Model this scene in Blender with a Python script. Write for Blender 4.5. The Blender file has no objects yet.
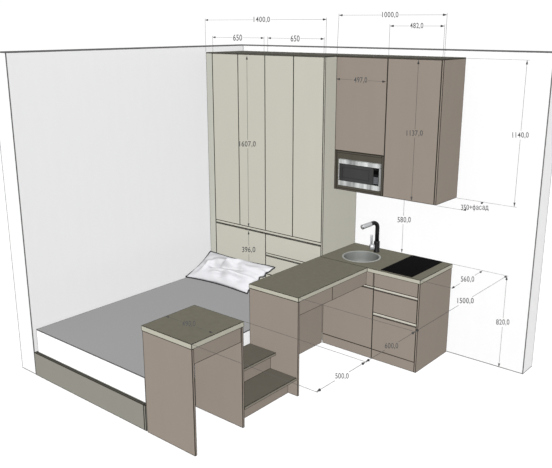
import bpy, bmesh, math, random
from mathutils import Vector, Matrix, Euler, noise

random.seed(4)
scene = bpy.context.scene
COL = scene.collection
MM = 0.001

# ------------------------------------------------------------------ materials
def lin(c):
    c /= 255.0
    return c / 12.92 if c <= 0.04045 else ((c + 0.055) / 1.055) ** 2.4

def mat(name, rgb, rough=0.7, metal=0.0, spec=0.08, grain=0.0, scale=(6, 6, 1.2), bump=0.0):
    m = bpy.data.materials.new(name)
    m.use_nodes = True
    nt = m.node_tree
    b = nt.nodes['Principled BSDF']
    c = [lin(v) for v in rgb]
    b.inputs['Roughness'].default_value = rough
    b.inputs['Metallic'].default_value = metal
    b.inputs['Specular IOR Level'].default_value = spec
    b.inputs['Base Color'].default_value = (*c, 1)
    if grain or bump:
        tc = nt.nodes.new('ShaderNodeTexCoord')
        mp = nt.nodes.new('ShaderNodeMapping')
        mp.inputs['Scale'].default_value = scale
        nz = nt.nodes.new('ShaderNodeTexNoise')
        nz.inputs['Scale'].default_value = 3.0
        nz.inputs['Detail'].default_value = 5.0
        nt.links.new(tc.outputs['Object'], mp.inputs['Vector'])
        nt.links.new(mp.outputs['Vector'], nz.inputs['Vector'])
        if grain:
            rp = nt.nodes.new('ShaderNodeValToRGB')
            rp.color_ramp.elements[0].position = 0.3
            rp.color_ramp.elements[1].position = 0.7
            rp.color_ramp.elements[0].color = (*[v * (1 - grain) for v in c], 1)
            rp.color_ramp.elements[1].color = (*[min(1, v * (1 + grain)) for v in c], 1)
            nt.links.new(nz.outputs['Fac'], rp.inputs['Fac'])
            nt.links.new(rp.outputs['Color'], b.inputs['Base Color'])
        if bump:
            bp = nt.nodes.new('ShaderNodeBump')
            bp.inputs['Strength'].default_value = bump
            nt.links.new(nz.outputs['Fac'], bp.inputs['Height'])
            nt.links.new(bp.outputs['Normal'], b.inputs['Normal'])
    return m

EDGE = mat('dark_edge_banding', (44, 42, 37), 0.8)
WALL_EDGE = mat('grey_wall_edge', (96, 96, 96), 0.9)
WHITE = mat('white_wall_paint', (244, 244, 244), 0.9, spec=0.0, grain=0.005)
FLOOR = mat('white_floor', (252, 252, 252), 0.9, spec=0.0, grain=0.003)
CREAM = mat('cream_laminate', (190, 188, 176), 0.7, grain=0.006, scale=(3, 3, 0.8))
CREAM_FILL = mat('cream_filler_laminate', (186, 186, 176), 0.7, grain=0.012)
TAUPE = mat('taupe_laminate', (145, 135, 125), 0.7, grain=0.012, scale=(3, 3, 0.8))
BEDBOARD = mat('grey_taupe_laminate', (140, 138, 129), 0.7, grain=0.012, scale=(3, 3, 0.8))
PROFILE = mat('pale_handle_profile', (196, 192, 181), 0.6)
WORKTOP_SHADED = mat('worktop_shaded_tone', (105, 102, 90), 0.75, grain=0.05, scale=(8, 8, 8))  # worktop as its shaded top looks; the shade is in the colour
WORKTOP_LIT = mat('worktop_lit_tone', (182, 180, 165), 0.7, grain=0.01)  # same worktop board, painted in the lit tone of its upright edges
TREAD_SHADED = mat('tread_shaded_tone', (91, 87, 78), 0.75, grain=0.03)  # shade of the step tops painted into the tread colour
TREAD_LIT = mat('tread_lit_tone', (136, 131, 119), 0.7)  # same tread, edge painted in its lit tone
TOP_SHADED = mat('shaded_top_tone', (82, 80, 73), 0.8, grain=0.03)  # upward faces painted dark to stand in for shade
NICHE_SHADE = mat('niche_shade_tone', (76, 72, 64), 0.6, spec=0.2, grain=0.06)  # darkness of the recessed niche put into the colour
MATTRESS_SHADE = mat('mattress_shaded_top', (150, 150, 150), 0.95, spec=0.0, grain=0.01, scale=(30, 30, 30))  # white mattress top painted grey for its shading
MATTRESS = mat('white_mattress_fabric', (253, 253, 253), 0.95, spec=0.0, grain=0.004)
PILLOW = mat('white_pillow_cotton', (194, 194, 197), 0.95, spec=0.0, grain=0.01, scale=(20, 20, 20), bump=0.05)
PIPING = mat('charcoal_piping', (52, 52, 54), 0.9)
BLACK = mat('matte_black_metal', (14, 14, 15), 0.35, spec=0.3)
CERAMIC = mat('black_ceramic_glass', (7, 7, 8), 0.7, spec=0.01)
CHROME = mat('brushed_chrome', (172, 173, 175), 0.4, metal=0.35, spec=0.5)
STEEL = mat('satin_sink_steel', (108, 110, 107), 0.6, metal=0.1, spec=0.15, grain=0.05)
RIMSTEEL = mat('pale_sink_rim_steel', (146, 148, 145), 0.45, metal=0.2, spec=0.3)
STAINLESS = mat('stainless_painted_reflections', (176, 178, 177), 0.45, metal=0.2, spec=0.4, grain=0.6, scale=(6, 0.6, 0.4))  # strong coarse grain paints blotchy reflections into the steel
GLASS = mat('smoked_oven_glass', (50, 50, 51), 0.2, spec=0.25, grain=0.06)
DISPLAY = mat('black_control_panel', (15, 15, 16), 0.4)
KEYS = mat('grey_keypad', (98, 100, 104), 0.5)
INK = mat('grey_dimension_ink', (74, 74, 74), 0.9, spec=0.0)
INKLINE = mat('grey_dimension_line', (92, 92, 90), 0.9, spec=0.0)

# ------------------------------------------------------------------ helpers
def add_box(bm, lo, hi, w=4.0, top=0, face=0):
    """a panel (mm) whose faces carry a dark edge band of width w along every arris: material 0 = face, 1 = edge, 2 = optional top"""
    lo, hi = Vector(lo), Vector(hi)
    for ax in range(3):
        a, b = [i for i in range(3) if i != ax]
        for side in (0, 1):
            c = (hi if side else lo)[ax]
            ww = min(w, 0.33 * min(hi[a] - lo[a], hi[b] - lo[b]))
            def P(u, v):
                p = [0, 0, 0]; p[ax] = c; p[a] = u; p[b] = v
                return bm.verts.new([q * MM for q in p])
            o = [P(lo[a], lo[b]), P(hi[a], lo[b]), P(hi[a], hi[b]), P(lo[a], hi[b])]
            fm = top if (ax == 2 and side == 1 and top) else face
            quads = []
            if ww > 0.2:
                i = [P(lo[a] + ww, lo[b] + ww), P(hi[a] - ww, lo[b] + ww), P(hi[a] - ww, hi[b] - ww), P(lo[a] + ww, hi[b] - ww)]
                quads.append((i, fm))
                for k in range(4):
                    quads.append(([o[k], o[(k + 1) % 4], i[(k + 1) % 4], i[k]], 1))
            else:
                quads.append((o, fm))
            flip = (side == 1) == (ax == 1)
            for q, mi in quads:
                f = bm.faces.new(q[::-1] if flip else q)
                f.material_index = mi

def add_tube(bm, pts, r, n=10, mi=0, caps=True):
    """a round bar along points (mm); r a number or one per point"""
    pts = [Vector(p) * MM for p in pts]
    rs = [x * MM for x in (r if isinstance(r, (list, tuple)) else [r] * len(pts))]
    rings = []
    ref = None
    for i, p in enumerate(pts):
        d = (pts[min(i + 1, len(pts) - 1)] - pts[max(i - 1, 0)]).normalized()
        if ref is None:
            ref = d.orthogonal().normalized()
        u = (ref - d * ref.dot(d)).normalized(); ref = u
        v = d.cross(u)
        rings.append([bm.verts.new(p + (u * math.cos(t) + v * math.sin(t)) * rs[i]) for t in [2 * math.pi * k / n for k in range(n)]])
    for A, B in zip(rings, rings[1:]):
        for k in range(n):
            f = bm.faces.new((A[k], A[(k + 1) % n], B[(k + 1) % n], B[k])); f.smooth = n > 6; f.material_index = mi
    if caps:
        bm.faces.new(rings[0][::-1]).material_index = mi
        bm.faces.new(rings[-1]).material_index = mi

def add_lathe(bm, prof, c, n=48, mi=0):
    """profile [(r, z)] in mm turned about the vertical through c"""
    rings = [[bm.verts.new(Vector((c[0] + r * math.cos(2 * math.pi * k / n), c[1] + r * math.sin(2 * math.pi * k / n), c[2] + z)) * MM) for k in range(n)] for r, z in prof]
    for A, B in zip(rings, rings[1:]):
        for k in range(n):
            f = bm.faces.new((A[k], A[(k + 1) % n], B[(k + 1) % n], B[k])); f.smooth = True; f.material_index = mi
    return rings

def link(name, bm, mats, parent=None, weld=True):
    if weld:
        bmesh.ops.remove_doubles(bm, verts=bm.verts, dist=1e-6)
    bmesh.ops.recalc_face_normals(bm, faces=bm.faces)
    root = parent
    off = Vector()
    while root is not None:
        off += root.location
        root = root.parent
    if parent is None:
        # origin at the centre of the foot of the thing
        xs = [v.co for v in bm.verts]
        off = Vector(((min(v.x for v in xs) + max(v.x for v in xs)) / 2, (min(v.y for v in xs) + max(v.y for v in xs)) / 2, min(v.z for v in xs)))
    bmesh.ops.translate(bm, verts=bm.verts, vec=-off)
    me = bpy.data.meshes.new(name)
    bm.to_mesh(me); bm.free()
    for m in mats:
        me.materials.append(m)
    o = bpy.data.objects.new(name, me)
    COL.objects.link(o)
    o.parent = parent
    if parent is None:
        o.location = off
    return o

def tag(o, label, cat, group=None):
    o['label'] = label; o['category'] = cat
    if group: o['group'] = group
    return o

def thing(name, label, cat, loc, group=None):
    o = bpy.data.objects.new(name, None)
    o.empty_display_size = 0.05
    COL.objects.link(o)
    o.location = Vector(loc) * MM
    return tag(o, label, cat, group)

def panel(name, parent, lo, hi, m=None, w=4.0, top=None, edge=EDGE, label=None):
    bm = bmesh.new()
    add_box(bm, lo, hi, w, 2 if top else 0)
    o = link(name, bm, [m, edge] + ([top] if top else []), parent)
    if label: o['label'] = label
    return o

def structure(name, boxes, m, w, edge):
    bm = bmesh.new()
    for lo, hi in boxes:
        add_box(bm, lo, hi, w, 2)
    o = link(name, bm, [m, edge, edge])                 # 2: the cut top of a wall
    o['kind'] = 'structure'
    return o

# ------------------------------------------------------------------ camera
CAM = Vector((5123.2, -5627.6, 2796.3))
CROT = Euler((math.radians(74.2421), 0, math.radians(39.8391)))
FPX = 742.6
cd = bpy.data.cameras.new('camera')
cd.sensor_width = 36.0
cd.lens = FPX / 552 * 36.0
cd.clip_end = 200
cam = bpy.data.objects.new('camera', cd)
COL.objects.link(cam)
cam.location = CAM * MM
cam.rotation_euler = CROT
scene.camera = cam

# ------------------------------------------------------------------ setting
structure('floor', [((-60000, -60000, -60), (60000, 60000, 0))], FLOOR, 0, FLOOR)
structure('wall_left', [((-205, -2592, 0), (0, 200, 2600))], WHITE, 7, WALL_EDGE)
structure('wall_back', [((0, 0, 0), (3097, 195, 2600))], WHITE, 7, WALL_EDGE)

# ------------------------------------------------------------------ bed, mattress, pillow
t = thing('bed_frame', 'low grey-taupe bed base along the left wall under the mattress', 'bed', (700, -1560, 0))
panel('front_board', t, (3, -2594, 0), (1368, -2575, 203), BEDBOARD, 5, top=TOP_SHADED)  # board tops carry painted shade
panel('side_board', t, (1369, -2594, 0), (1388, -526, 203), BEDBOARD, 5, top=TOP_SHADED)
panel('side_board', t, (3, -2574, 0), (21, -526, 203), BEDBOARD, 5, top=TOP_SHADED)
panel('head_board', t, (22, -544, 0), (1368, -526, 203), BEDBOARD, 5, top=TOP_SHADED)
panel('slatted_base', t, (22, -2574, 150), (1368, -545, 203), BEDBOARD, 4)

t = thing('mattress', 'thick white mattress with its top painted grey as shade, lying on the bed base', 'mattress', (700, -1560, 203))
panel('mattress_body', t, (24, -2568, 204), (1366, -527, 401), MATTRESS, 4, edge=WALL_EDGE)
panel('shaded_top', t, (24, -2568, 401), (1366, -527, 405), MATTRESS_SHADE, 3.5, edge=EDGE, label='mattress top painted in shade grey')  # added slab holding the painted shade of the mattress top

def pillow():
    NL = Vector((20, -895, 412)); NR = Vector((795, -862, 412)); FL = Vector((6, -533, 586)); FR = Vector((868, -533, 600))
    t = thing('pillow', 'rumpled white pillow leaning on the wardrobe at the head of the bed', 'pillow', (430, -700, 405))
    N, M = 48, 32
    nrm = (NR - NL).cross(FL - NL).normalized()
    def base(u, v):
        # seam line sags inwards between the pinched corners
        su = 0.5 + (u - 0.5) * (1 - 0.07 * math.sin(math.pi * v))
        sv = 0.5 + (v - 0.5) * (1 - 0.10 * math.sin(math.pi * u))
        p = NL.lerp(NR, su).lerp(FL.lerp(FR, su), sv)
        return p
    def fluff(u, v):
        return (max(0, math.sin(math.pi * u)) ** 0.5) * (max(0, math.sin(math.pi * v)) ** 0.62)
    def ruff(u, v):
        # ruffles of the open right-hand end
        k = max(0, (u - 0.9) / 0.1)
        return Vector((9 * math.sin(v * 29 + 1), 0, 8 * math.sin(v * 37))) * k
    def fold(u, v):
        a = 58 * math.exp(-((v - 0.30 - 0.30 * (u - 0.62)) / 0.05) ** 2) * math.exp(-((u - 0.66) / 0.24) ** 2)
        b = 56 * math.exp(-((u - 0.50 - 0.40 * (v - 0.7)) / 0.045) ** 2) * math.exp(-((v - 0.75) / 0.22) ** 2)
        c = 46 * math.exp(-((u - 0.16 - 0.12 * (v - 0.3)) / 0.04) ** 2) * math.exp(-((v - 0.42) / 0.22) ** 2)
        d = -52 * math.exp(-((v - 0.50 - 0.20 * (u - 0.5)) / 0.07) ** 2) * math.exp(-((u - 0.4) / 0.3) ** 2)
        return a + b + c + d + 34 * noise.noise((u * 7, v * 5, 2.0))
    bm = bmesh.new()
    grids = []
    for sgn in (1, -1):
        g = []
        for i in range(N + 1):
            row = []
            for j in range(M + 1):
                u, v = i / N, j / M
                h = fluff(u, v)
                p = base(u, v) + ruff(u, v)
                if sgn == 1:
                    p = p + nrm * (h * 74 + fold(u, v) * h)
                else:
                    p = p - nrm * h * 14
                    p.z = max(p.z, 407)
                p.y = min(p.y, -526)
                p.x = max(p.x, 4)
                p.z = max(p.z, 407)
                row.append(bm.verts.new(p * MM))
            g.append(row)
        grids.append(g)
    for s, g in enumerate(grids):
        for i in range(N):
            for j in range(M):
                q = (g[i][j], g[i + 1][j], g[i + 1][j + 1], g[i][j + 1])
                f = bm.faces.new(q if s == 0 else q[::-1]); f.smooth = True
    bmesh.ops.remove_doubles(bm, verts=bm.verts, dist=3e-4)
    link('pillow_body', bm, [PILLOW], t)
    rim = [(i / N, 0) for i in range(N)] + [(1, j / M) for j in range(M)] + [(1 - i / N, 1) for i in range(N)] + [(0, 1 - j / M) for j in range(M)]
    pts = []
    for u, v in rim + rim[:1]:
        p = base(u, v) + ruff(u, v)
        pts.append(Vector((max(p.x, 8), min(p.y, -531), max(p.z, 411))))
    bm = bmesh.new()
    add_tube(bm, pts, 6.5, 8)
    link('piping', bm, [PIPING], t)['label'] = 'charcoal piping round the seam'
pillow()

# ------------------------------------------------------------------ wardrobe
t = thing('wardrobe', 'tall cream wardrobe with four doors above wide drawers at the bed head', 'wardrobe', (700, -261, 0))
Y0 = -521
panel('filler_strip', t, (3, Y0, 0), (83, Y0 + 18, 2538), CREAM_FILL, 4)
panel('side_panel', t, (84, Y0 + 19, 0), (100, -4, 2536), CREAM, 4)
panel('side_panel', t, (1384, Y0, 0), (1399, -4, 2538), CREAM, 4)
panel('back_panel', t, (101, -14, 0), (1383, -4, 2536), CREAM, 4)
panel('top_panel', t, (3, Y0, 2538), (1399, -4, 2545), TOP_SHADED, 2, label='top board painted dark as shade')
panel('divider', t, (726, Y0 + 20, 80), (742, -15, 2536), CREAM, 4)
panel('plinth', t, (101, Y0 + 2, 0), (1383, Y0 + 18, 78), CREAM, 4)
for a, b in ((85, 408), (409, 733), (734, 1058), (1059, 1383)):
    panel('door', t, (a, Y0, 931), (b, Y0 + 18, 2537), CREAM, 4.5)
def groove(parent, x0, x1, z0, z1, y, m, slot=5):
    """recessed finger profile between two fronts: a pale strip over a dark shadow slot"""
    bm = bmesh.new()
    add_box(bm, (x0, y + 3, z0 + slot), (x1, y + 14, z1 - 1), 3)
    add_box(bm, (x0, y + 6, z0 + 0.5), (x1, y + 14, z0 + slot), 0, face=1)
    return link('finger_groove', bm, [m, EDGE], parent)
groove(t, 85, 1383, 898, 931, Y0, CREAM, 9)
panel('drawer', t, (85, Y0, 504), (733, Y0 + 18, 898), CREAM, 4.5)
panel('drawer', t, (734, Y0, 712), (1383, Y0 + 18, 898), CREAM, 4.5)
groove(t, 734, 1383, 684, 712, Y0, CREAM, 7)
panel('drawer', t, (734, Y0, 504), (1383, Y0 + 18, 684), CREAM, 4.5)
panel('drawer', t, (85, Y0, 80), (733, Y0 + 18, 503), CREAM, 4.5)
panel('drawer', t, (734, Y0, 80), (1383, Y0 + 18, 503), CREAM, 4.5)

# ------------------------------------------------------------------ wall cabinets and microwave
YU = -368
t = thing('wall_cabinet', 'taupe wall cabinet beside the wardrobe with the microwave niche below its door', 'cabinet', (1652, -184, 1402))
panel('side_panel', t, (1402, YU + 19, 1402), (1418, -4, 2532), TAUPE, 3)
panel('side_panel', t, (1886, YU + 19, 1402), (1902, -4, 2532), TAUPE, 3)
panel('top_panel', t, (1402, YU, 2538), (1903, -4, 2545), TOP_SHADED, 2, label='top board painted dark as shade')
panel('back_panel', t, (1419, -14, 1402), (1885, -4, 2532), TAUPE, 3)
panel('shelf', t, (1419, YU + 20, 1747), (1885, -15, 1763), TAUPE, 3)
panel('bottom_panel', t, (1419, YU + 20, 1402), (1885, -15, 1418), TAUPE, 3)
panel('door', t, (1402, YU, 1746), (1903, YU + 18, 2537), TAUPE, 5)
bm = bmesh.new()                                        # added frame, painted dark for the shade inside the niche
add_box(bm, (1402, YU, 1402), (1424, YU + 18, 1745), 4)
add_box(bm, (1881, YU, 1402), (1903, YU + 18, 1745), 4)
add_box(bm, (1424, YU, 1726), (1881, YU + 18, 1745), 4)
add_box(bm, (1424, YU, 1402), (1881, YU + 18, 1421), 4)
add_box(bm, (1424, YU + 10, 1421), (1881, YU + 18, 1442), 0)
add_box(bm, (1424, YU + 10, 1674), (1881, YU + 18, 1726), 0)
add_box(bm, (1424, YU + 10, 1442), (1449, YU + 18, 1674), 0)
add_box(bm, (1873, YU + 10, 1442), (1881, YU + 18, 1674), 0)
link('niche_shade_frame', bm, [NICHE_SHADE, EDGE], t)['label'] = 'frame painted dark as the shade of the niche'

t = thing('wall_cabinet', 'taupe wall cabinet with one tall door, on the side away from the wardrobe', 'cabinet', (2152, -184, 1402))
panel('side_panel', t, (1904, YU + 19, 1402), (1920, -4, 2532), TAUPE, 3)
panel('side_panel', t, (2384, YU, 1402), (2400, -4, 2538), TAUPE, 4)
panel('top_panel', t, (1904, YU, 2538), (2400, -4, 2545), TOP_SHADED, 2, label='top board painted dark as shade')
panel('back_panel', t, (1921, -14, 1402), (2383, -4, 2532), TAUPE, 3)
panel('bottom_panel', t, (1921, YU + 20, 1402), (2383, -15, 1418), TAUPE, 3)
panel('door', t, (1904, YU, 1402), (2383, YU + 18, 2537), TAUPE, 5)

t = thing('microwave', 'stainless microwave oven with a dark window built into the wall cabinet niche', 'microwave', (1653, -200, 1450))
YM = YU - 8
panel('casing', t, (1450, YM + 24, 1450), (1872, -60, 1680), DISPLAY, 2)
bm = bmesh.new()
add_box(bm, (1450, YM, 1643), (1872, YM + 22, 1680), 1.2)
add_box(bm, (1450, YM, 1450), (1872, YM + 22, 1494), 1.2)
add_box(bm, (1450, YM, 1494), (1458, YM + 22, 1643), 1.2)
add_box(bm, (1864, YM, 1494), (1872, YM + 22, 1643), 1.2)
link('steel_front', bm, [STAINLESS, EDGE], t)['label'] = 'steel front with reflections painted in'
o = panel('window', t, (1458, YM + 4, 1494), (1806, YM + 22, 1643), GLASS, 2, label='smoked glass window')
bm = bmesh.new()                                        # cavity rim seen faintly in the window
for lo, hi in (((1488, YM + 3, 1522), (1764, YM + 4, 1524)), ((1488, YM + 3, 1612), (1764, YM + 4, 1614)), ((1488, YM + 3, 1524), (1490, YM + 4, 1612)), ((1762, YM + 3, 1524), (1764, YM + 4, 1612))):
    add_box(bm, lo, hi, 0)
link('window_rim', bm, [DISPLAY, EDGE], o)
cp = panel('control_panel', t, (1807, YM + 4, 1494), (1864, YM + 22, 1643), DISPLAY, 2, label='black control panel')
bm = bmesh.new()
for r in range(4):
    for c in range(3):
        add_box(bm, (1812 + c * 15, YM + 1, 1508 + r * 15), (1825 + c * 15, YM + 4, 1521 + r * 15), 0)
link('keypad', bm, [KEYS, EDGE], cp)['label'] = 'grey keypad'
bm = bmesh.new()
add_box(bm, (1812, YM + 2, 1590), (1855, YM + 4, 1622), 0)
link('display', bm, [CERAMIC, EDGE], cp)
t.location.z -= 0.007

# ------------------------------------------------------------------ base cabinets
YC = -550
t = thing('base_cabinet', 'taupe sink base cabinet tucked in the corner behind the desk', 'cabinet', (1684, -276, 0))
panel('carcass', t, (1404, YC + 20, 90), (1962, -4, 600), TAUPE, 3)
panel('door', t, (1436, YC, 91), (1963, YC + 18, 638), TAUPE, 5)
groove(t, 1436, 1963, 638, 660, YC, PROFILE)
panel('top_front', t, (1404, YC, 660), (1957, YC + 18, 784), TAUPE, 4)
panel('kick_board', t, (1436, YC + 2, 0), (1963, YC + 18, 90), TAUPE, 4)

t = thing('base_cabinet', 'taupe base cabinet with stacked drawers under the black hob', 'cabinet', (2182, -276, 0))
panel('side_panel', t, (2384, YC, 0), (2400, -4, 784), TAUPE, 4)
panel('carcass', t, (1964, YC + 20, 90), (2383, -4, 780), TAUPE, 3)
panel('kick_board', t, (1964, YC + 2, 0), (2383, YC + 18, 90), TAUPE, 4)
panel('top_front', t, (1964, YC, 662), (2383, YC + 18, 784), TAUPE, 4)
groove(t, 1964, 2383, 634, 662, YC, PROFILE)
panel('drawer', t, (1964, YC, 432), (2383, YC + 18, 634), TAUPE, 4)
groove(t, 1964, 2383, 403, 432, YC, PROFILE)
panel('drawer', t, (1964, YC, 91), (2383, YC + 18, 403), TAUPE, 4)

# ------------------------------------------------------------------ worktops
SC = (1688, -332)                                       # sink centre
def pierced_slab(x0, x1, y0, y1, z0, z1, c, r, w):
    bm = bmesh.new()
    ang = sorted([2 * math.pi * k / 56 for k in range(56)] + [math.atan2(y - c[1], x - c[0]) % (2 * math.pi) for x in (x0 + w, x1 - w) for y in (y0 + w, y1 - w)])
    def edge_pt(a):
        dx, dy = math.cos(a), math.sin(a)
        s = min(((x1 - w if dx > 0 else x0 + w) - c[0]) / dx if abs(dx) > 1e-9 else 1e9, ((y1 - w if dy > 0 else y0 + w) - c[1]) / dy if abs(dy) > 1e-9 else 1e9)
        return (c[0] + dx * s, c[1] + dy * s)
    V = lambda x, y, z: bm.verts.new((x * MM, y * MM, z * MM))
    for z in (z1, z0):
        inn = [V(c[0] + r * math.cos(a), c[1] + r * math.sin(a), z) for a in ang]
        out = [V(*edge_pt(a), z) for a in ang]
        n = len(ang)
        for k in range(n):
            bm.faces.new((inn[k], inn[(k + 1) % n], out[(k + 1) % n], out[k]))
        R0 = [V(x0, y0, z), V(x1, y0, z), V(x1, y1, z), V(x0, y1, z)]
        R1 = [V(x0 + w, y0 + w, z), V(x1 - w, y0 + w, z), V(x1 - w, y1 - w, z), V(x0 + w, y1 - w, z)]
        for k in range(4):
            bm.faces.new((R0[k], R0[(k + 1) % 4], R1[(k + 1) % 4], R1[k])).material_index = 1
    n = len(ang)
    a1 = [V(c[0] + r * math.cos(a), c[1] + r * math.sin(a), z1) for a in ang]
    a0 = [V(c[0] + r * math.cos(a), c[1] + r * math.sin(a), z0) for a in ang]
    for k in range(n):
        bm.faces.new((a0[k], a0[(k + 1) % n], a1[(k + 1) % n], a1[k]))
    cs = [(x0, y0), (x1, y0), (x1, y1), (x0, y1)]
    for k in range(4):
        p, q = cs[k], cs[(k + 1) % 4]
        bm.faces.new((V(*p, z0), V(*q, z0), V(*q, z1), V(*p, z1)))
    return bm
t = thing('worktop', 'worktop with shade painted on top, along the back wall holding the sink and hob', 'worktop', (1902, -282, 785))
link('worktop_slab', pierced_slab(1401, 2402, -560, -3, 785, 820, SC, 158, 4), [WORKTOP_SHADED, EDGE], t)
bm = bmesh.new()
add_box(bm, (1900, -562, 785), (2404, -560, 820), 3.5)
add_box(bm, (2402, -560, 785), (2404, -3, 820), 3.5)
link('lit_edge', bm, [WORKTOP_LIT, EDGE], t)['label'] = 'edge strip in the painted lit tone'  # added strips that hold the worktop's lit edge tone

t = thing('worktop', 'long desk worktop, top painted as shaded, running out from the wardrobe towards the steps', 'worktop', (1651, -1031, 785))
panel('worktop_slab', t, (1401, -1500, 785), (1898, -563, 820), WORKTOP_SHADED, 4)
bm = bmesh.new()
add_box(bm, (1401, -1502, 785), (1900, -1500, 820), 3.5)
add_box(bm, (1898, -1500, 785), (1900, -563, 820), 3.5)
link('lit_edge', bm, [WORKTOP_LIT, EDGE], t)['label'] = 'edge strip in the painted lit tone'

# ------------------------------------------------------------------ desk base
t = thing('desk', 'taupe desk base with open knee space under the long worktop', 'desk', (1651, -1025, 0))
panel('end_panel', t, (1402, -1498, 0), (1897, -1480, 784), TAUPE, 4)
panel('back_panel', t, (1414, -1479, 0), (1432, -552, 784), TAUPE, 4)
panel('drawer', t, (1872, -1479, 668), (1889, -1048, 784), TAUPE, 3.5)
panel('drawer', t, (1872, -1047, 668), (1889, -552, 784), TAUPE, 3.5)

# ------------------------------------------------------------------ hob, sink, faucet
bm = bmesh.new()
add_box(bm, (2020, -541, 820.5), (2316, -14, 825), 1.0, face=0)
tag(link('hob', bm, [CERAMIC, CERAMIC]), 'plain black ceramic hob set into the worktop near its open end', 'hob')

t = thing('sink', 'round satin steel sink sunk into the worktop below the faucet', 'sink', (SC[0], SC[1], 690))
bm = bmesh.new()
add_lathe(bm, [(155, 1.5), (160, 4), (169, 3.5), (172, 0.6)], (SC[0], SC[1], 820), 64)
link('rim', bm, [RIMSTEEL], t)['label'] = 'pale steel rim'
bm = bmesh.new()
add_lathe(bm, [(155, 1.5), (150, -8), (146, -60), (138, -96), (120, -112), (80, -120), (30, -123)], (SC[0], SC[1], 820), 64)
link('bowl', bm, [STEEL], t)
bm = bmesh.new()
rr = add_lathe(bm, [(31, -123), (29, -120), (22, -121), (6, -124)], (SC[0], SC[1], 820), 32)
bm.faces.new(rr[-1])
link('drain', bm, [CHROME], t)

FX, FY = 1712, -122
t = thing('faucet', 'black pull-out kitchen faucet with chrome lever and chrome spout end behind the sink', 'faucet', (FX, FY, 820))
bm = bmesh.new()
rr = add_lathe(bm, [(29, 0.5), (29, 5), (27, 8), (27, 96), (25, 101), (18, 102)], (FX, FY, 820), 32)
bm.faces.new(rr[0][::-1]); bm.faces.new(rr[-1])
link('base', bm, [BLACK], t)
dirv = Vector((-0.42, -0.84, -0.22)).normalized()
top = Vector((FX, FY, 1092))
pts = [Vector((FX, FY, 921)), Vector((FX, FY, 1000)), Vector((FX, FY, 1052))]
h = Vector((dirv.x, dirv.y, 0)).normalized()
for k in range(1, 7):
    a = math.radians(15 * k + 0)
    pts.append(Vector((FX, FY, 1052)) + h * 42 * (1 - math.cos(a)) + Vector((0, 0, 42 * math.sin(a))))
e = pts[-1]
pts += [e + dirv * 10, e + dirv * 24]
bm = bmesh.new()
add_tube(bm, pts, 19, 20)
link('spout', bm, [BLACK], t)
bm = bmesh.new()
e2 = pts[-1]
add_tube(bm, [e2, e2 + dirv * 6, e2 + dirv * 82, e2 + dirv * 98, e2 + dirv * 103], [19.2, 21, 21, 20, 15], 20)
sp = link('spray_head', bm, [CHROME], t); sp['label'] = 'chrome spout end'
bm = bmesh.new()
add_tube(bm, [e2 + dirv * 92, e2 + dirv * 97], [22, 22], 20)
link('nozzle_ring', bm, [KEYS], sp)
# lever on the side of the base
ld = Vector((-0.75, -0.66, 0)).normalized()
kb = Vector((FX, FY, 866)) + ld * 22
bm = bmesh.new()
add_tube(bm, [kb, kb + ld * 6, kb + ld * 36, kb + ld * 42], [26, 30, 30, 24], 24)
lv = link('lever_hub', bm, [CHROME], t); lv['label'] = 'chrome lever hub'
bm = bmesh.new()
lb = kb + ld * 26
add_tube(bm, [lb + Vector((0, 0, 20)), lb + Vector((0, 0, 60)), lb + Vector((0, 0, 108)), lb + Vector((0, 0, 114))], [9, 10.5, 11.5, 8], 14)
link('lever', bm, [CHROME], lv)

# ------------------------------------------------------------------ pedestal table and steps
t = thing('pedestal_table', 'tall square taupe table on two panel legs beside the foot of the bed', 'table', (1646, -2350, 0))
panel('table_top', t, (1402, -2600, 782), (1890, -2100, 820), WORKTOP_SHADED, 4)  # shade painted into the slab colour, as on the worktops
bm = bmesh.new()
add_box(bm, (1400, -2602, 782), (1892, -2600, 820), 3.5)
add_box(bm, (1890, -2600, 782), (1892, -2100, 820), 3.5)
link('lit_edge', bm, [WORKTOP_LIT, EDGE], t)['label'] = 'edge strip in the painted lit tone'
panel('panel_leg', t, (1403, -2597, 0), (1888, -2579, 781), TAUPE, 4.5)
panel('panel_leg', t, (1403, -2121, 0), (1888, -2103, 781), TAUPE, 4.5)
panel('drawer', t, (1864, -2578, 667), (1881, -2122, 781), TAUPE, 4)

t = thing('step_unit', 'two taupe steps, tops painted dark as shade, up to the bed between table and desk', 'steps', (1646, -1800, 0))
def tread(x0, x1, z0, z1):
    o = panel('tread', t, (x0, -2100, z0), (x1 - 2, -1500, z1), TREAD_SHADED, 4)
    bm = bmesh.new()
    add_box(bm, (x1 - 2, -2100, z0), (x1, -1500, z1), 3.5)
    link('lit_edge', bm, [TREAD_LIT, EDGE], o)  # added strip for the lit edge of the tread
tread(1606, 1888, 136, 157)
tread(1403, 1680, 288, 309)
panel('riser', t, (1786, -2100, 0), (1803, -1500, 135), TAUPE, 4)
panel('riser', t, (1608, -2100, 158), (1625, -1500, 287), TAUPE, 4)
panel('support', t, (1403, -2100, 0), (1421, -1500, 287), TAUPE, 4)

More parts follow.
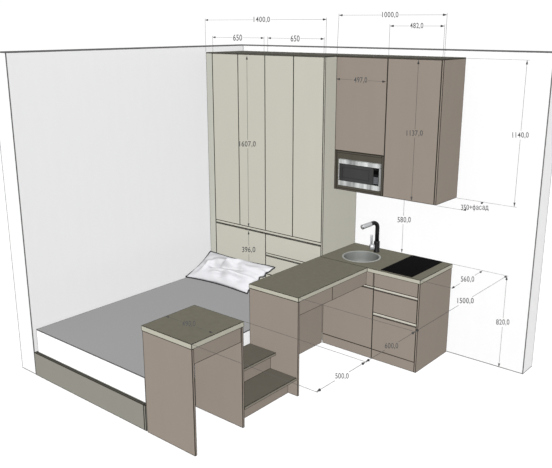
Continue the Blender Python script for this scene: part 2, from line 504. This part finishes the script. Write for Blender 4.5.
# ------------------------------------------------------------------ dimension marks drawn in the room
AX = CROT.to_matrix() @ Vector((0, 0, -1))
def depth(p): return (p - CAM).dot(AX)
def to_px(p):
    q = CROT.to_matrix().transposed() @ (p - CAM)
    return Vector((276 + FPX * q.x / -q.z, 234 - FPX * q.y / -q.z))
GLYPHS = {}
def glyph(ch):
    if ch not in GLYPHS:
        cu = bpy.data.curves.new('figures', 'FONT')
        cu.body = 'о' if ch == 'ф' else ch
        cu.offset = 0.012
        tmp = bpy.data.objects.new('figures', cu)
        COL.objects.link(tmp)
        bpy.context.view_layer.update()
        me = bpy.data.meshes.new_from_object(tmp.evaluated_get(bpy.context.evaluated_depsgraph_get()))
        bpy.data.objects.remove(tmp)
        vs = [tuple(v.co) for v in me.vertices]
        fs = [tuple(q.vertices) for q in me.polygons]
        bpy.data.meshes.remove(me)
        x0 = min(v[0] for v in vs)
        vs = [(v[0] - x0, v[1], 0) for v in vs]
        w = max(v[0] for v in vs)
        if ch == 'ф':                                   # a round with a stem through it
            n = len(vs); m = w / 2
            vs += [(m - 0.045, -0.2, 0), (m + 0.045, -0.2, 0), (m + 0.045, 0.73, 0), (m - 0.045, 0.73, 0)]
            fs.append((n, n + 1, n + 2, n + 3))
        GLYPHS[ch] = (vs, fs, w)
    return GLYPHS[ch]
def lettering(text):
    bm = bmesh.new(); x = 0.0
    for ch in text:
        vs, fs, w = glyph(ch)
        pad = 0.15 if ch == '1' else 0.0
        bv = [bm.verts.new((v[0] + x + pad, v[1], 0)) for v in vs]
        for f in fs:
            try: bm.faces.new([bv[k] for k in f])
            except ValueError: pass
        x += w + 2 * pad + 0.085
    return bm
def dimension(text, label, A, B, ext=(), tpos=None, gap=True, arrow_r=7.0, line_r=1.5):
    A, B = Vector(A), Vector(B)
    T = Vector(tpos) if tpos else (A + B) / 2
    low = A if A.z < B.z else B
    t = thing('dimension_mark', label, 'dimension', low, 'dimension marks drawn round the furniture')
    d = (B - A).normalized(); L = (B - A).length
    # figures, upright and turned to the viewpoint of the drawing
    k = depth(T) / FPX                                  # mm per pixel of lettering
    bm = lettering(text)
    xs = [v.co.x for v in bm.verts]; ys = [v.co.y for v in bm.verts]
    wpx = sum(1.3 if ch == ',' else (3.2 if ch in 'фс' else 2.95) for ch in text)
    hpx = 5.3 + (1.5 if 'ф' in text else 0.9)
    cx, cy = (min(xs) + max(xs)) / 2, (min(ys) + max(ys)) / 2
    sx = wpx * k / (max(xs) - min(xs)); sy = hpx * k / (max(ys) - min(ys))
    RM = CROT.to_matrix()
    F = T + (CAM - T).normalized() * 95                 # the figures float just clear of the surface behind
    for v in bm.verts:
        v.co = (F + RM @ Vector(((v.co.x - cx) * sx, (v.co.y - cy) * sy, 0))) * MM
    link('figures', bm, [INK], t)
    # line, broken round the figures
    runs = []
    if gap:
        dp = to_px(T + d * 50) - to_px(T - d * 50)
        dp = dp / 100
        gx = (wpx / 2 + 0.8) / max(abs(dp.x), 1e-6); gy = (hpx / 2 + 1.2) / max(abs(dp.y), 1e-6)
        g = min(gx, gy)
        s = (T - A).dot(d)
        if s - g > 5: runs.append((A, A + d * (s - g)))
        if s + g < L - 5: runs.append((A + d * (s + g), B))
    else:
        runs.append((A, B))
    for P, Q in runs:
        bm = bmesh.new()
        add_tube(bm, [P, Q], line_r, 4)
        link('line', bm, [INKLINE], t)
    for P, s in ((A, 1), (B, -1)):
        bm = bmesh.new()
        add_tube(bm, [P, P + d * s * 32], [0.5, arrow_r * 1.25], 8)
        link('arrowhead', bm, [INK], t)
    for P, Q in ext:
        bm = bmesh.new()
        add_tube(bm, [P, Q], line_r * 0.9, 4)
        link('extension_line', bm, [INKLINE], t)
    return t

YD = Y0 - 12
dimension('1400,0', 'dimension 1400,0 spanning above the whole wardrobe', (2, Y0, 2836), (1399, Y0, 2836), [((2, Y0, 2548), (2, Y0, 2850)), ((1399, Y0, 2548), (1399, Y0, 2850))])
dimension('650', 'dimension 650 above the two wardrobe doors by the wall', (95, Y0, 2682), (726, Y0, 2682), [((95, Y0, 2548), (95, Y0, 2695)), ((726, Y0, 2548), (726, Y0, 2695))])
dimension('650', 'dimension 650 above the two wardrobe doors beside the wall cabinets', (768, Y0, 2682), (1380, Y0, 2682), [((768, Y0, 2548), (768, Y0, 2695)), ((1380, Y0, 2548), (1380, Y0, 2695))])
dimension('1607,0', 'upright dimension 1607,0 down the wardrobe doors', (531, YD, 2525), (531, YD, 934), tpos=(531, YD - 2, 1727))
dimension('396,0', 'upright dimension 396,0 on the wardrobe drawer above the pillow', (531, YD, 893), (531, YD, 508), tpos=(531, YD - 2, 703))
dimension('1000,0', 'dimension 1000,0 spanning above both wall cabinets', (1415, YU, 2870), (2400, YU, 2866), [((1403, YU, 2548), (1415, YU, 2884)), ((2400, YU, 2548), (2400, YU, 2880))])
dimension('482,0', 'dimension 482,0 above the tall wall cabinet door', (1908, YU, 2785), (2386, YU, 2785), [((1908, YU, 2548), (1908, YU, 2798)), ((2386, YU, 2548), (2386, YU, 2798))])
dimension('497,0', 'dimension 497,0 across the door above the microwave', (1408, YU - 8, 2352), (1898, YU - 8, 2352), tpos=(1653, YU - 10, 2352))
dimension('1137,0', 'upright dimension 1137,0 down the tall wall cabinet door', (2183, YU - 8, 2532), (2183, YU - 8, 1410), tpos=(2183, YU - 10, 1960))
dimension('580,0', 'upright dimension 580,0 between worktop and wall cabinet', (1906, -8, 1400), (1906, -8, 823), tpos=(1915, -9, 1127))
dimension('1140,0', 'upright dimension 1140,0 on the bare wall beside the wall cabinets', (2900, -8, 2538), (2900, -8, 1402), [((2404, -8, 2538), (2920, -8, 2538)), ((2404, -8, 1400), (2920, -8, 1400))])
dimension('350+фасад', 'dimension 350+фасад at the lower corner of the tall wall cabinet', (2640, -8, 1398), (2640, -366, 1398), [((2404, -366, 1400), (2655, -366, 1400))], tpos=(2652, -190, 1388))
dimension('560,0', 'slanting dimension 560,0 beside the worktop end', (2680, -16, 817), (2680, -560, 817), [((2408, -560, 818), (2690, -560, 818))])
dimension('820,0', 'upright dimension 820,0 on the wall beside the base cabinets', (2891, -8, 818), (2891, -8, 4), [((2408, -8, 820), (2905, -8, 820))])
dimension('1500,0', 'long slanting dimension 1500,0 beside the hob cabinet', (2891, -10, 820), (2891, -1500, 820), [((1906, -1500, 820), (2900, -1500, 820))])
dimension('600,0', 'slanting dimension 600,0 crossing in front of the lower drawer', (2891, -1502, 820), (2891, -2100, 820), [((1896, -2100, 820), (2900, -2100, 820))])
dimension('500,0', 'slanting dimension 500,0 over the bare floor by the desk', (2891, -2102, 820), (2891, -2600, 820), [((1896, -2600, 820), (2900, -2600, 820))])
dimension('490,0', 'faint dimension across the top of the square table', (1410, -2391, 827), (1882, -2391, 827), tpos=(1648, -2391, 829), line_r=1.1, arrow_r=4.5)

# ------------------------------------------------------------------ light
w = bpy.data.worlds.new('studio_sky')
scene.world = w
w.use_nodes = True
nt = w.node_tree
bg = nt.nodes['Background']
tc = nt.nodes.new('ShaderNodeTexCoord')
sx = nt.nodes.new('ShaderNodeSeparateXYZ')
mr = nt.nodes.new('ShaderNodeMapRange')
mr.inputs['From Min'].default_value = 0.04
mr.inputs['From Max'].default_value = 0.11
mr.inputs['To Min'].default_value = 1.02
mr.inputs['To Max'].default_value = 0.12
nt.links.new(tc.outputs['Generated'], sx.inputs['Vector'])
nt.links.new(sx.outputs['Z'], mr.inputs['Value'])
nt.links.new(mr.outputs['Result'], bg.inputs['Color'])
bg.inputs['Strength'].default_value = 1.0

E = Vector((0.78, -1.02, 1.04))                         # sun share on right-facing, front-facing and upward faces
sd = bpy.data.lights.new('sun', 'SUN')
sd.energy = math.pi * E.length
sd.angle = math.radians(3)
sd.use_shadow = False                                   # the drawing is lit without cast shadows
sun = bpy.data.objects.new('sun', sd)
COL.objects.link(sun)
sun.location = (6, -8, 9)
sun.rotation_euler = E.to_track_quat('Z', 'Y').to_euler()

scene.cycles.diffuse_bounces = 0
scene.view_settings.view_transform = 'Standard'
scene.view_settings.look = 'None'
scene.view_settings.exposure = 0.0
scene.view_settings.gamma = 1.0
scene.view_settings.use_curve_mapping = False
